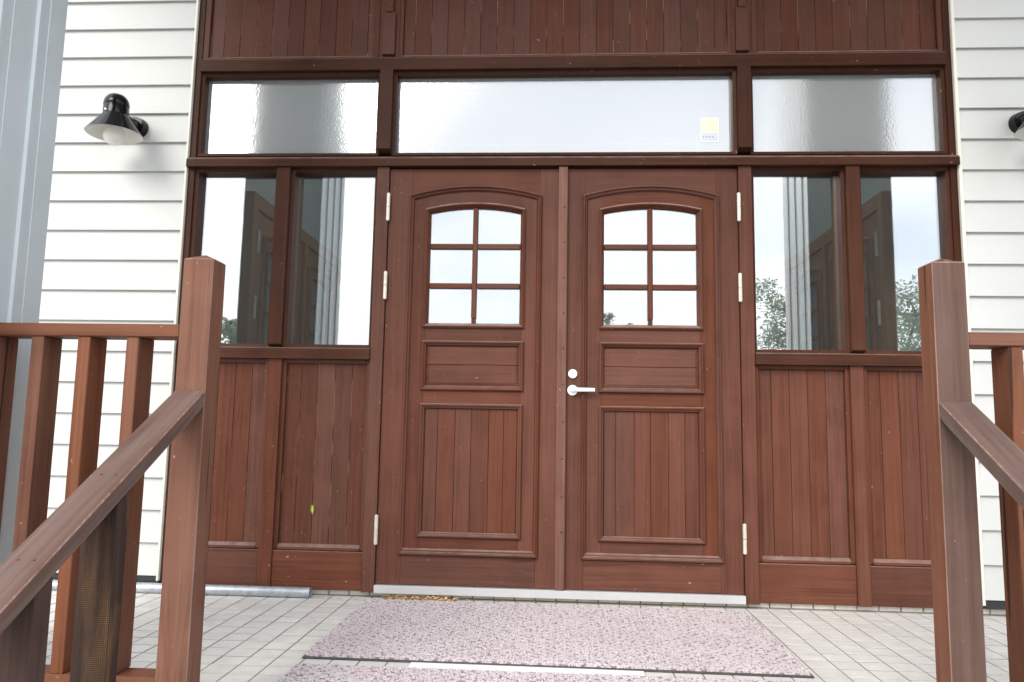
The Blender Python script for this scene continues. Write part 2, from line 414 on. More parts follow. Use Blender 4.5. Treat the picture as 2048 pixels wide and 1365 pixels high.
for iy in range(-1, 20):
    for ix in range(-42, 22):
        cx = X0+PX*(ix+.5); y1 = Y0-PY*iy; y0 = y1-PY
        if iy < 0: y0, y1 = Y0, .019
        cy = (y0+y1)/2
        if cx < -3.05 or cx > 3.15: continue
        if cy < -1.70 and -1.13 < cx < 1.19: continue
        if cy < -2.0: continue
        u, v_ = px_of(cx, cy, FZ)
        under = (-.83 < cx < .86 and -.96 < cy < -.13) or (-.81 < cx < .83 and cy < -1.13)
        seen = -10 < u < 2058 and v_ < 1372 and not under and (330 < u or 95 < u < 330) and u < 2010
        if seen and n_t < 300:
            if iy < 0:
                o = box('tile', cx-PX/2+.003, cx+PX/2-.003, y0+.004, y1-.001, FZ-.008, FZ+.002, 'tile', fl, .0006)
            else:
                o = bpy.data.objects.new('tile', tile_me); COL.objects.link(o); o.parent = fl
                o.location = Vector((cx, cy, FZ-.004+random.uniform(-.0006, .0006)))-wpos(fl)
                o.rotation_euler = (random.uniform(-.004, .004), random.uniform(-.004, .004), 0)
            n_t += 1
        else: rest.append((cx, cy, PX-.006, (y1-y0)-.0055))
vs = []; fs = []
for cx, cy, a, b_ in rest:
    k = len(vs)
    for zz in (FZ-.006, FZ+.002):
        vs += [(cx-a/2, cy-b_/2, zz), (cx+a/2, cy-b_/2, zz), (cx+a/2, cy+b_/2, zz), (cx-a/2, cy+b_/2, zz)]
    fs += [(k+4, k+5, k+6, k+7), (k, k+1, k+5, k+4), (k+1, k+2, k+6, k+5), (k+2, k+3, k+7, k+6), (k+3, k, k+4, k+7)]
tf = raw('tile_field', vs, fs, 'tile', fl); tf['kind'] = 'stuff'

# ------------------------------------------------------------------ tiled base under the frame
bw = struct(box('base_wall', -3.1, 3.2, .036, .25, FZ-.003, .0545, 'grout', bev=0))
prism_x('mortar_fillet', -3.1, 3.2, [(.0355, FZ-.002), (.020, FZ-.002), (.020, FZ+.003), (.0275, FZ+.0075), (.0355, FZ+.008)], 'grout', bw)
bm_ = box_mesh(.0955, .012, .0245, .002, 'brick'); bm_.materials.append(M['brick'])
for i in range(-8, 32):
    x = -.9815+.1008*(i+.5)
    if -1.35 < x < 2.25:
        o = bpy.data.objects.new('brick', bm_); COL.objects.link(o); o.parent = bw
        o.location = Vector((x, .0315+random.uniform(-.0008, .0008), .0415))-wpos(bw)

# ================================================================== siding walls
ZB = [3.1044-.1581*i for i in range(-4, 20)]        # butt edges
def siding(xa, xb, label, name='siding_wall'):
    t_ = thing(name, ((xa+xb)/2, .03, .08), label, 'wall', 'walls clad in white boards')
    box('wall_core', xa, xb, .02, .2, .10, 4.05, 'trim', t_, 0)
    for i, z in enumerate(ZB[:-1] + [ZB[-1]]):
        ztop = z+.1581+.02
        b0 = z if z > .2 else z
        prism_x('siding_board', xa, xb, [(-.016, b0+.0015), (-.0145, b0), (-.0105, b0), (-.0085, b0+.007), (.006, b0+.007), (.018, ztop), (.004, ztop)], 'siding', t_)
    box('base_flashing', xa, xb, -.010, .06, .060, .0985, 'flash', t_, .002)
    return t_
ZB = [z for z in ZB if z > .09]
wl = siding(-3.3, -1.934, 'white lap siding wall left of the brown entrance, partly behind the blue grey column')
wr = siding(2.003, 3.4, 'white lap siding wall right of the brown entrance at the photo edge')
box('edge_trim', -1.9335, -1.922, -.0175, .1, .075, 4.05, 'trim', wl, .002)
box('edge_trim', 1.986, 2.0025, -.0175, .1, .075, 4.05, 'trim', wr, .002)

# ================================================================== entrance frame
ef = thing('entrance_frame', (CX, 0, .05), 'brown timber entrance screen with transoms, side windows and boarded panels around the double door', 'door frame')
XL, XR = -1.921, 1.985
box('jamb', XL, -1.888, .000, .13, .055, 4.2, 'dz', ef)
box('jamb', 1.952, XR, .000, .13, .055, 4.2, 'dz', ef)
# door posts
box('post', -.914, -.8515, -.016, .13, .052, 2.1745, 'wz', ef)
box('post', .9145, .979, -.016, .13, .050, 2.1745, 'wz', ef)
# horizontal beams
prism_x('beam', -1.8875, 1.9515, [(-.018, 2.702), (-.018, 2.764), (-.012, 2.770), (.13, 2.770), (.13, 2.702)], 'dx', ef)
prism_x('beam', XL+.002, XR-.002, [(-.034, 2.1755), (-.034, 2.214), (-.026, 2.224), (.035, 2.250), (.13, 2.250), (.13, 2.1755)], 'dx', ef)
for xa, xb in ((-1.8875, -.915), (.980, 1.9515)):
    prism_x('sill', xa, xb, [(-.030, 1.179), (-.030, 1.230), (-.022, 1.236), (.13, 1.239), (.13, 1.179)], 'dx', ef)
# mullion caps of the transom and of the side windows
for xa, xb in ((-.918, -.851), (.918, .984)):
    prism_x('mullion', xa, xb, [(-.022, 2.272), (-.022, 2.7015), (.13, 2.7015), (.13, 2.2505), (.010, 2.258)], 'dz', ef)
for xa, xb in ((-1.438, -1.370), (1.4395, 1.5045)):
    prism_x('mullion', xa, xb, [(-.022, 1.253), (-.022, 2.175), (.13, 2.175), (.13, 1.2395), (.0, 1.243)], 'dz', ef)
for xa, xb in ((-1.433, -1.364), (1.4305, 1.4925)):
    box('mullion', xa, xb, -.012, .13, .054, 1.1785, 'wz', ef)
# windows: a ring of stops with the pane inside
def window(xa, xb, za, zb, mat_g, lb=None):
    s, y0, y1 = .017, .010, .125
    o_ = [(xa, za), (xb, za), (xb, zb), (xa, zb)]
    i_ = [(xa+s, za+s*.9), (xb-s, za+s*.9), (xb-s, zb-s), (xa+s, zb-s)]
    vs = [(x, y0, z) for x, z in o_] + [(x, y0+.004, z) for x, z in i_] + [(x, y1, z) for x, z in i_] + [(x, y1, z) for x, z in o_]
    fs = []
    for a in range(4):
        b_ = (a+1) % 4
        fs += [(a, b_, 4+b_, 4+a), (4+a, 4+b_, 8+b_, 8+a), (8+a, 8+b_, 12+b_, 12+a), (12+a, 12+b_, b_, a)]
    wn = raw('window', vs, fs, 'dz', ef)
    box('pane', xa+s-.004, xb-s+.004, .058, .064, za+s-.006, zb-s+.004, mat_g, wn, 0)
    return wn
wt = [window(-1.887, -.9185, 2.2455, 2.7015, 'glass_pat'), window(-.8505, .9175, 2.2455, 2.7015, 'glass_pat'), window(.9845, 1.951, 2.2455, 2.7015, 'glass_pat')]
window(-1.887, -1.4385, 1.240, 2.1750, 'glass'); l2 = window(-1.3695, -.9145, 1.240, 2.1750, 'glass')
r1 = window(.9795, 1.439, 1.240, 2.1750, 'glass'); window(1.505, 1.951, 1.240, 2.1750, 'glass')
box('inner_stop', -1.352, -1.331, .066, .088, 1.262, 2.150, 'tan', l2, .002)
box('inner_stop', 1.401, 1.421, .066, .088, 1.262, 2.150, 'tan', r1, .002)
# boarded panels
def panel(xa, xb, za, zb, joints, ytrim, yboard, tw, back):
    pn = box('panel', xa+.0005, xb-.0005, yboard+.0035, .128, za, zb, back, ef, 0)
    # trims
    box('trim', xa, xa+tw, ytrim, yboard+.0034, za+.001, zb-.001, 'wz', pn, .002)
    box('trim', xb-tw, xb, ytrim, yboard+.0034, za+.001, zb-.001, 'wz', pn, .002)
    prism_x('trim', xa+tw+.0005, xb-tw-.0005, [(ytrim-.004, za), (ytrim-.004, za+.012), (yboard-.001, za+.026), (yboard+.003, za+.026), (yboard+.003, za)], 'wx', pn)
    box('trim', xa+tw+.0005, xb-tw-.0005, ytrim, yboard+.003, zb-tw, zb, 'wx', pn, .002)
    e = [xa+tw+.001]+joints+[xb-tw-.001]
    for a, b_ in zip(e, e[1:]):
        dy = random.uniform(-.0008, .0008)
        box('board', a+.0011, b_-.0011, yboard+dy, yboard+.003, za+.0262, zb-tw-.0005, 'wz', pn, .0011)
    return pn
PB = .0868
def jl(a, b_, start): 
    r_ = [start+PB*i for i in range(-25, 26)]
    return [x for x in r_ if a+.02 < x < b_-.02]
panel(-1.8875, -.936, 2.7705, 4.2, jl(-1.8875+.045, -.937, -1.696), .004, .020, .030, 'joint')
panel(-.829, .8975, 2.7705, 4.2, jl(-.825, .89, -.054), .004, .020, .020, 'joint')
panel(.9995, 1.9515, 2.7705, 4.2, jl(1.0, 1.92, 1.153), .004, .020, .026, 'joint')
for c in (-.8825, .9485):
    box('batten_backing', c-.0530 if c < 0 else c-.0505, c+.0530 if c < 0 else c+.0505, .006, .128, 2.7705, 4.2, 'wz', ef)
    box('batten', c-.033, c+.033, -.016, .0055, 2.787, 3.02, 'wz', ef)
    box('batten', c-.020, c+.020, -.022, .0055, 3.0205, 4.2, 'wz', ef)
LPZ = (.2425, 1.1785)
def low(xa, xb, start, ):
    panel(xa, xb, LPZ[0], LPZ[1], jl(xa+.02, xb-.02, start), .004, .022, .020, 'dark' if xa > 0 else 'joint')
    box('kick_rail', xa+.0005, xb-.0005, -.004, .128, .0555, .2375, 'ws', ef, .002)
    box('gap_fillet', xa+.0005, xb-.0005, .012, .128, .2378, .2422, 'dark', ef, 0)
low(-1.8875, -1.4335, -1.524); low(-1.3635, -.9145, -1.183); low(.9795, 1.430, 1.149); low(1.493, 1.9515, 1.580)
th = box('threshold', -.8505, .9135, -.024, .13, .0505, .0885, 'steel', ef, .002)
box('head_gap', -.851, .914, .035, .12, 2.1685, 2.175, 'dark', ef, 0)

# ================================================================== double door
P_OUT = [(0, .006), (.0, -.008), (.14, -.018), (.36, -.020), (.42, -.014), (.50, -.0145), (.58, -.010), (.80, -.009), (.86, -.004), (1, .002), (1, .008)]
P_IN = [(0, .010), (0, -.006), (.16, -.014), (.40, -.015), (.46, -.010), (.56, -.0105), (.64, -.005), (.84, -.004), (1, .010)]
P_GL = [(0, .010), (0, -.007), (.3, -.013), (.5, -.010), (.56, -.004), (1, .018), (1, .024)]
def arc(xc, hw, z_end, z_apex, n=18):
    """(x,z) points of a shallow arc from left to right"""
    s = z_apex-z_end; rad = (hw*hw+s*s)/(2*s); out_ = []
    for i in range(n+1):
        x = -hw+2*hw*i/n; out_.append((xc+x, z_apex-rad+math.sqrt(rad*rad-x*x)))
    return out_
def leaf(xa, xb, xc, hinge, label, active):
    """one leaf between xa and xb; xc = axis of its panels; hinge = 'L' or 'R'"""
    zt, zb = 2.168, .0915
    xh = xa if hinge == 'L' else xb
    d = thing('door', (xh, .0, .09), label, 'door', 'leaves of the double door')
    om, mw = .3385, .0255                   # outer moulding: half width, face
    yo, yi = .0, .004
    # outer stiles and rails
    box('stile', xa, xc-om+.012, yo, .044, zb, zt, 'wz', d); box('stile', xc+om-.012, xb, yo, .044, zb, zt, 'wz', d)
    x0, x1 = xc-om+.0123, xc+om-.0123
    box('rail', x0, x1, yo+.0006, .044, zb, .246, 'ws', d)
    ar_o = arc(xc, om, 2.028, 2.078); ar_i = arc(xc, om-mw, 2.005, 2.050)
    mid = [p for p in arc(xc, om-.0123, 2.020, 2.066)]
    poly_y('rail', [(x0, zt)] + mid + [(x1, zt)], yo+.0006, .044, 'wx', d)
    # big bolection moulding with the arched head
    mold('molding', [(xc-om, .230), (xc-om, 2.028)], [(xc-om+mw, .230+.034), (xc-om+mw, 2.005)], P_OUT, 'wz', d)
    mold('molding', [(xc+om, .230), (xc+om, 2.028)], [(xc+om-mw, .230+.034), (xc+om-mw, 2.005)], P_OUT, 'wz', d)
    mold('molding', [(xc-om, .230), (xc+om, .230)], [(xc-om+mw, .264), (xc+om-mw, .264)], P_OUT, 'wx', d)
    mold('molding', ar_o, ar_i, P_OUT, 'wx', d)
    # inner frame
    ih = om-mw; gw = .230; fw_ = .2555
    for sg in (-1, 1):
        q0, q1 = xc+sg*(ih-.0005), xc+sg*(fw_-.012)
        za_ = lambda x: 2.050-((ih*ih+.045**2)/(2*.045))+math.sqrt(((ih*ih+.045**2)/(2*.045))**2-(x-xc)**2)
        poly_y('stile', [(q0, .264), (q1, .264)]+[(q1+(q0-q1)*k/5, za_(q1+(q0-q1)*k/5)) for k in range(6)], yi, .040, 'wz', d)
    a, b_ = xc-fw_+.0123, xc+fw_-.0123
    def on_arc(o_hw, ze, za_, x):
        s = za_-ze; rad = (o_hw*o_hw+s*s)/(2*s); return za_-rad+math.sqrt(rad*rad-(x-xc)**2)
    n = 14; xs = [a+(b_-a)*i/n for i in range(n+1)]
    top = [(x, on_arc(ih, 2.005, 2.050, x)) for x in xs]; bot = [(x, on_arc(.2435, 1.955, 1.982, x)) for x in reversed(xs)]
    poly_y('rail', top+bot, yi+.0006, .040, 'wx', d)
    for za, zc in ((1.270, 1.357), (.955, 1.043), (.2645, .330)): box('rail', a, b_, yi+.0006, .040, za, zc, 'wx', d)
    # glazing
    gm = fw_
    g_o = arc(xc, gm, 1.958, 1.990); g_i = arc(xc, gw, 1.937, 1.963)
    mold('molding', [(xc-gm, 1.345), (xc-gm, 1.958)], [(xc-gw, 1.371), (xc-gw, 1.937)], P_GL, 'wz', d)
    mold('molding', [(xc+gm, 1.345), (xc+gm, 1.958)], [(xc+gw, 1.371), (xc+gw, 1.937)], P_GL, 'wz', d)
    mold('molding', [(xc-gm, 1.345), (xc+gm, 1.345)], [(xc-gw, 1.371), (xc+gw, 1.371)], P_GL, 'wx', d)
    mold('molding', g_o, g_i, P_GL, 'wx', d)
    zl = [1.364, 1.562, 1.766, 0]
    for r_ in range(3):
        for s in (-1, 1):
            xi, xo = (xc-gw-.003, xc) if s < 0 else (xc, xc+gw+.003)
            z0 = zl[r_]
            if r_ < 2: ol = [(xi, z0), (xo-.0004, z0), (xo-.0004, zl[r_+1]-.0004), (xi, zl[r_+1]-.0004)]
            else:
                n2 = 8; xs2 = [xo-.0004+(xi-xo+.0004)*i/n2 for i in range(n2+1)]
                ol = [(xi, z0), (xo-.0004, z0)] + [(x, on_arc(gw+.003, 1.941, 1.967, x)) for x in xs2]
            poly_y('pane', ol, .026, .032, 'glass_door', d)
    box('muntin', xc-.0125, xc+.0125, .008, .0255, 1.394, on_arc(gw, 1.937, 1.963, xc)-.0005, 'wz', d, .003)
    box('muntin', xc-.011, xc+.011, .014, .0255, 1.3712, 1.3938, 'wz', d, .002)
    for zz in (1.562, 1.766):
        for s in (-1, 1):
            box('muntin', min(xc+s*.0127, xc+s*(gw-.0005)), max(xc+s*.0127, xc+s*(gw-.0005)), .011, .0255, zz-.014, zz+.0135, 'wx', d, .003)
    # upper panel: two level boards with raised fields
    rect_mold(xc-fw_, xc+fw_, 1.031, 1.280, .0255, P_IN, d)
    pa, pb = xc-fw_+.0257, xc+fw_-.0257
    for z0, z1, e0, e1 in ((1.0567, 1.1595, 1, 0), (1.1622, 1.2543, 0, 1)):
        vs = [(pa, .013, z0), (pb, .013, z0), (pb, .013, z1), (pa, .013, z1)]
        ix0, ix1 = pa+.014, pb-.014; iz0 = z0+.016*e0; iz1 = z1-.016*e1
        vs += [(ix0, .007, iz0), (ix1, .007, iz0), (ix1, .007, iz1), (ix0, .007, iz1)]
        vs += [(pa, .03, z0), (pb, .03, z0), (pb, .03, z1), (pa, .03, z1)]
        fs = [(4, 5, 6, 7)] + [(i, (i+1) % 4, 4+(i+1) % 4, 4+i) for i in range(4)] + [(i, (i+1) % 4, 8+(i+1) % 4, 8+i) for i in range(4)] + [(8, 9, 10, 11)]
        raw('board', vs, fs, 'wx', d)
    box('panel_back', pa-.005, pb+.005, .031, .040, 1.050, 1.262, 'dark', d, 0)
    # lower panel: upright boards
    rect_mold(xc-fw_, xc+fw_, .317, .967, .0265, P_IN, d)
    pa, pb = xc-fw_+.027, xc+fw_-.027
    e = [pa, pa+.058, pa+.147, pa+.226, pa+.313, pa+.391, pb] if active else [pa, pa+.064, pa+.150, pa+.231, pa+.318, pa+.391, pb]
    for q0, q1 in zip(e, e[1:]):
        box('board', q0+.0008, q1-.0008, .010+random.uniform(-.0006, .0006), .028, .3438, .9402, 'wz', d, .001)
    box('panel_back', pa-.005, pb+.005, .0285, .040, .336, .948, 'dark', d, 0)
    box('core', xa+.004, xb-.004, .0402, .0446, 1.985, zt-.004, 'wz', d, 0)
    box('core', xc-om, xc-gw-.004, .0402, .0446, 1.341, 1.984, 'wz', d, 0); box('core', xc+gw+.004, xc+om, .0402, .0446, 1.341, 1.984, 'wz', d, 0)
    box('core', xa+.004, xb-.004, .0402, .0446, zb+.004, 1.34, 'wz', d, 0)
    # hinges on the frame side
    hx = xa-.0015 if hinge == 'L' else xb+.002
    for z0, z1 in ((1.893, 2.033), (1.487, 1.625), (.281, .417)):
        h = tube('hinge', (hx, -.019, z0), (hx, -.019, (z0+z1)/2-.001), .0092, 'hinge', d, 14)
        tube('knuckle', (hx, -.019, (z0+z1)/2+.001), (hx, -.019, z1), .0092, 'hinge', h, 14)
        tube('pin_cap', (hx, -.019, z1), (hx, -.019, z1+.004), .0085, 'hinge', h, 14, .004)
        tube('pin_cap', (hx, -.019, z0), (hx, -.019, z0-.004), .0085, 'hinge', h, 14, .004)
    return d
dl = leaf(-.8485, .0285, -.4030, 'L', 'left leaf of the brown double door, arched six pane window, no handle', False)
dr = leaf(.0325, .9115, .4795, 'R', 'right leaf of the brown double door with lever handle and lock cylinder', True)
# meeting strip, fixed to the right leaf
a_ = box('astragal', .0185, .0645, -.024, -.0005, .086, 2.173, 'wd', dr, .003)
a_['label'] = 'scuffed pale meeting strip with screw heads'
for z in (1.96, 1.78, 1.60, 1.42, 1.245, 1.065, .885, .705, .525, .36):
    tube('screw', (.050+random.uniform(-.002, .002), -.0238, z), (.050, -.0256, z), .0042, 'screw', a_, 10)
# handle and lock
hd = tube('lever_handle', (.0965, .0005, 1.041), (.0965, -.009, 1.041), .0252, 'satin', dr, 32)
tube('spindle', (.0965, -.0092, 1.041), (.0965, -.040, 1.041), .0105, 'satin', hd, 20)
lv = raw('lever', *(lambda s: (
    [(x, y, z) for x, t_, h in s for y, z in ((-.036-t_, 1.043-h), (-.036+t_, 1.043-h), (-.036+t_, 1.043+h), (-.036-t_, 1.043+h))],
    [(0, 1, 2, 3), tuple(range(4*len(s)-1, 4*len(s)-5, -1))] + [(4*k+i, 4*k+(i+1) % 4, 4*k+4+(i+1) % 4, 4*k+4+i) for k in range(len(s)-1) for i in range(4)]))
    ([(.082, .006, .009), (.105, .008, .0105), (.14, .007, .0100), (.205, .006, .0090)]), 'satin', hd, bev=.002)
lk = tube('lock_cylinder', (.0965, .0005, 1.122), (.0965, -.011, 1.122), .0218, 'satin', dr, 32)
tube('keyhole_plug', (.0965, -.0112, 1.122), (.0965, -.0135, 1.122), .0085, 'steel', lk, 20)
box('keyhole', .0953, .0977, -.0142, -.0136, 1.117, 1.127, 'dark', lk, 0)

# ================================================================== porch lamps
def lamp(x, label):
    z = 2.276; y = -.215
    L = thing('wall_lamp', (x, -.012, 2.39), label, 'lamp', 'black lamps on the siding')
    k = .91
    lathe('cap', [(r_*k, z_) for r_, z_ in [(.0655, .095), (.0655, .140), (.0645, .1415), (.0645, .144), (.066, .1455), (.0655, .158), (.062, .173), (.054, .187), (.041, .199), (.022, .2065), (.0, .209)]], 40, 'black', L, (x, y, z))
    s_ = lathe('lamp_shade', [(r_*k, z_) for r_, z_ in [(.064, .102), (.0665, .096), (.1425, .004), (.145, .000)]], 48, 'black', L, (x, y, z))
    lathe('reflector', [(r_*k, z_) for r_, z_ in [(.144, -.0005), (.1405, .003), (.066, .092), (.0, .093)]], 48, 'shade_white', s_, (x, y, z))
    pr_ = [(.0001, -.056)] + [(.050*math.sin(a), -.006-.050*math.cos(a)) for a in [R(q) for q in range(15, 165, 12)]] + [(.022, .05), (.022, .090)]
    lathe('bulb', pr_, 32, 'globe', L, (x, y, z))
    # swan arm and wall plate
    tube('arm', (x, y+.04, z+.112), (x, -.05, z+.112), .026, 'black', L, 20, .034)
    tube('wall_plate', (x, -.052, z+.112), (x, -.012, z+.112), .050, 'black', L, 32, .057)
    tube('screw', (x-.018, y-.055, z+.108), (x-.018, y-.061, z+.108), .004, 'satin', L, 10)
lamp(-2.205, 'black wall lamp with white inside and opal bulb, left of the entrance')
lamp(2.292, 'black wall lamp cut off by the right edge of the photo')

# ================================================================== columns and canopy
def column(x0, x1, y0, y1, label):
    zt = 4.25
    c = thing('column', ((x0+x1)/2, (y0+y1)/2, FZ), label, 'column', 'columns carrying the porch canopy')
    # folded sheet with standing ribs on the four faces: outline of the section
    def face(p, q, n_, ribs):
        pts = [p]; d = (q-p); L_ = d.length; d.normalize()
        for r_ in ribs:
            for dd, out_ in ((-.011, 0), (-.006, .009), (.006, .009), (.011, 0), (.049, 0), (.0515, -.003), (.054, 0)):
                pts.append(p+d*(r_+dd)+n_*out_)
        return pts
    A, B, C_, D = Vector((x0, y0)), Vector((x1, y0)), Vector((x1, y1)), Vector((x0, y1))
    rb = [.10, .2625, .425]
    sec = face(A, B, Vector((0, -1)), rb) + face(B, C_, Vector((1, 0)), rb) + face(C_, D, Vector((0, 1)), []) + face(D, A, Vector((-1, 0)), rb)
    n = len(sec)
    vs = [(p.x, p.y, .0) for p in sec] + [(p.x, p.y, zt) for p in sec]
    fs = [(i, (i+1) % n, n+(i+1) % n, n+i) for i in range(n)] + [tuple(range(n)), tuple(range(2*n-1, n-1, -1))]
    raw('cladding', vs, fs, 'column', c)
    box('plinth', x0-.03, x1+.03, y0-.03, y1+.03, FZ+.0025, .09, 'flash', c, .004)
    box('back_shade_sheet', x0+.004, x1-.004, y1+.0005, y1+.006, .10, zt-.07, 'back_shade', c, .002)  # thin dark sheet added to paint the shade on the rear face
    box('cap_plate', x0-.02, x1+.02, y0-.02, y1+.02, zt-.06, zt-.001, 'column', c, .004)
column(-2.258, -1.685, -1.93, -1.372, 'blue grey ribbed metal column at the left edge, behind the railing')
column(1.747, 2.320, -1.93, -1.372, 'blue grey ribbed metal column mirrored in the right windows, outside the frame')
cn = thing('canopy', (CX, -1.1, 4.25), 'pale flat canopy over the porch on the two columns, above the frame', 'canopy')
box('soffit', -2.75, 2.85, -1.98, -.03, 4.2505, 4.32, 'soffit', cn, .004)
box('fascia', -2.80, 2.90, -2.03, -1.981, 4.22, 4.52, 'column', cn, .004)
box('fascia', -2.80, -2.751, -1.98, -.03, 4.22, 4.52, 'column', cn, .004)
box('fascia', 2.851, 2.90, -1.98, -.03, 4.22, 4.52, 'column', cn, .004)
box('roof_sheet', -2.75, 2.85, -1.98, -.03, 4.321, 4.50, 'column', cn, 0)

# ================================================================== railings
YF = -1.63
def newel(t_, xa, xb, mat):
    y0, y1, zt = YF, YF+.084, 1.322
    xm, ym = (xa+xb)/2, (y0+y1)/2
    vs = [(xa, y0, FZ+.0025), (xb, y0, FZ+.0025), (xb, y1, FZ+.0025), (xa, y1, FZ+.0025), (xa, y0, zt), (xb, y0, zt), (xb, y1, zt), (xa, y1, zt), (xm, ym, zt+.020)]
    fs = [(0, 1, 2, 3), (0, 1, 5, 4), (1, 2, 6, 5), (2, 3, 7, 6), (3, 0, 4, 7), (4, 5, 8), (5, 6, 8), (6, 7, 8), (7, 4, 8)]
    return raw('newel_post', vs, fs, mat, t_, bev=.0022)
def wear_edges(o, mat):
    """the rounded arrises have lost their stain"""
    me = o.data; me.materials.append(M[mat]); ix = len(me.materials)-1
    for p in me.polygons:
        co = [me.vertices[i].co for i in p.vertices]
        if min((co[i]-co[i-1]).length for i in range(len(co))) < .0065: p.material_index = ix
def railing(side, label):
    s = -1 if side == 'L' else 1
    xa, xb = (-1.0775, -.988) if s < 0 else (1.0485, 1.1385)
    t_ = thing('railing', ((xa+xb)/2, YF+.04, FZ), label, 'railing', 'porch railings with stair handrails')
    nw = newel(t_, xa, xb, 'oz' if s < 0 else 'gz2')
    if s > 0:          # the sides kept their red stain, the weather side lost it
        nw.data.materials.append(M['oz'])
        for p in nw.data.polygons:
            if p.normal.x < -.6 or p.normal.z > .5: p.material_index = 1
    wear_edges(nw, 'edge')
    ex = -1.6845 if s < 0 else 1.7465          # meets the column
    a, b_ = (ex, xa-.0005) if s < 0 else (xb+.0005, ex)
    yb = YF+.006
    box('top_rail', a, b_, yb-.004, yb+.088, 1.0895, 1.1275, 'ox', t_, .003)
    box('bottom_rail', a, b_, yb, yb+.084, .105, .143, 'ox', t_, .003)
    xs = [-1.525, -1.384, -1.237, -1.664] if s < 0 else [1.2455, 1.390, 1.535, 1.679]
    for x in xs:
        q = min(max(x, a+.001), b_-.039)
        box('baluster', q, q+.0375, yb+.002, yb+.089, .1432, 1.0893, 'oz', t_, .002)
    # sloping handrail
    th_ = math.atan(.588); L_ = 1.35; zt = .937; y0 = YF-.0006
    y1 = y0-L_*math.cos(th_); dz = L_*math.sin(th_)
    tv = .0485
    vs = [(x, y, z) for x in (xa, xb) for y, z in ((y0, zt), (y0, zt-tv), (y1, zt-dz-tv), (y1, zt-dz))]
    fs = [(0, 1, 2, 3), (7, 6, 5, 4), (0, 4, 5, 1), (1, 5, 6, 2), (2, 6, 7, 3), (3, 7, 4, 0)]
    h = raw('handrail', vs, fs, M['gy'], t_, bev=.0032); wear_edges(h, 'edge')
    # tilt its texture axis with the slope
    me = h.data; rot = Matrix.Rotation(th_, 4, 'X'); me.transform(rot.inverted()); h.matrix_basis = Matrix.Translation(h.location) @ rot
    k = 0
    for yp in (-2.023, -2.283, -2.56):
        zt2 = zt-(y0-yp)*.588-tv-.001
        bot = -.165*max(1, math.ceil((-1.722-yp-.001)/.28))+.001 if yp > -2.55 else GZ+.001
        bx0, bx1 = (xa+.002, xb-.003)
        yk = yp+.048
        zt3 = zt-(y0-yk)*.588-tv-.001
        vs = [(x, y, z) for x in (bx0, bx1) for y, z in ((yp, bot), (yp, zt2), (yk, zt3), (yk, bot))]
        fs = [(0, 1, 2, 3), (7, 6, 5, 4), (0, 4, 5, 1), (1, 5, 6, 2), (2, 6, 7, 3), (3, 7, 4, 0)]
        p_ = raw('handrail_post', vs, fs, 'net' if (k == 0 and s < 0) else 'pz', t_, bev=.003)
        if k == 0 and s < 0: p_['label'] = 'dark post with golden netting imprint'
        k += 1
        tube('nail_head', (xa+.028, yp+.02, zt-(y0-yp-.02)*.588-.0004), (xa+.028, yp+.0205, zt-(y0-yp-.02)*.588+.0012), .0035, 'gy', h if False else t_, 8)
        tube('nail_head', (xa+.062, yp+.02, zt-(y0-yp-.02)*.588-.0004), (xa+.062, yp+.0205, zt-(y0-yp-.02)*.588+.0012), .0035, 'gy', t_, 8)
M['pz'] = wood('dark_post_wood', 'z', (.034, .018, .014), (.056, .031, .025), (.082, .050, .042), .55, .0, .1, .4, .25)
M['edge'] = wood('worn_edge_wood', 'z', (.12, .052, .034), (.19, .095, .066), (.34, .225, .18), .6, .15, .1, 0, .9)
M['gz2'] = wood('newel_wood_brown', 'z', (.052, .025, .017), (.088, .043, .030), (.125, .066, .049), .55, .22, .1, .7, .4)
railing('L', 'reddish wooden railing, newel post and sloping handrail on the left of the steps')
railing('R', 'wooden railing with cracked brown newel post and handrail right of the steps')

# ================================================================== mats
def doormat(xa, xb, y0, y1, label, rot=0.0):
    t_ = thing('doormat', ((xa+xb)/2, (y0+y1)/2, FZ+.002), label, 'mat', 'pink flecked doormats')
    bx = box('backing', xa, xb, y0, y1, FZ+.0026, FZ+.0088, 'rubber', t_, .002)
    rnd = random.Random(int((xa+y0)*1000) % 997)
    vl = []; fl_ = []; vd = []; fd = []
    dx, dy = .0086, .0076; ny = int((y1-y0-.020)/dy); nx = int((xb-xa-.010)/dx)
    for j in range(ny):
        for i in range(nx):
            # woven pattern: short dark dashes left open in staggered rows
            fleck = (j % 3 == 0 and (i+(j//3 % 2)*3) % 6 < 2 and rnd.random() < .82) or rnd.random() < .02
            x = xa+.007+dx*i+rnd.uniform(-.0016, .0016); y = y0+.014+dy*j+rnd.uniform(-.0014, .0014)
            hx = rnd.uniform(.0040, .0052); hy = rnd.uniform(.0035, .0045); h = rnd.uniform(.0150, .0195); an = rnd.uniform(-.5, .5)
            if j < 1 or j > ny-2: h -= .004
            if x+hx > xb-.002 or x-hx < xa+.002: continue
            vs, fs = (vd, fd) if fleck else (vl, fl_)
            ca, sa = math.cos(an), math.sin(an); k = len(vs)
            for zz, s_ in ((.0075, .94), (h-.0035, 1.0), (h, .55)):
                for q, p in ((-1, -1), (1, -1), (1, 1), (-1, 1)):
                    vs.append((x+(q*hx*ca-p*hy*sa)*s_, y+(q*hx*sa+p*hy*ca)*s_, FZ+zz))
            for lv_ in (0, 4):
                for q in range(4): fs.append((k+lv_+q, k+lv_+(q+1) % 4, k+lv_+4+(q+1) % 4, k+lv_+4+q))
            fs.append((k+8, k+9, k+10, k+11))
    o = raw('pile', vl, fl_, 'pile', t_); o['kind'] = 'stuff'
    o = raw('dark_flecks', vd, fd, 'fleck', t_); o['kind'] = 'stuff'
    return t_
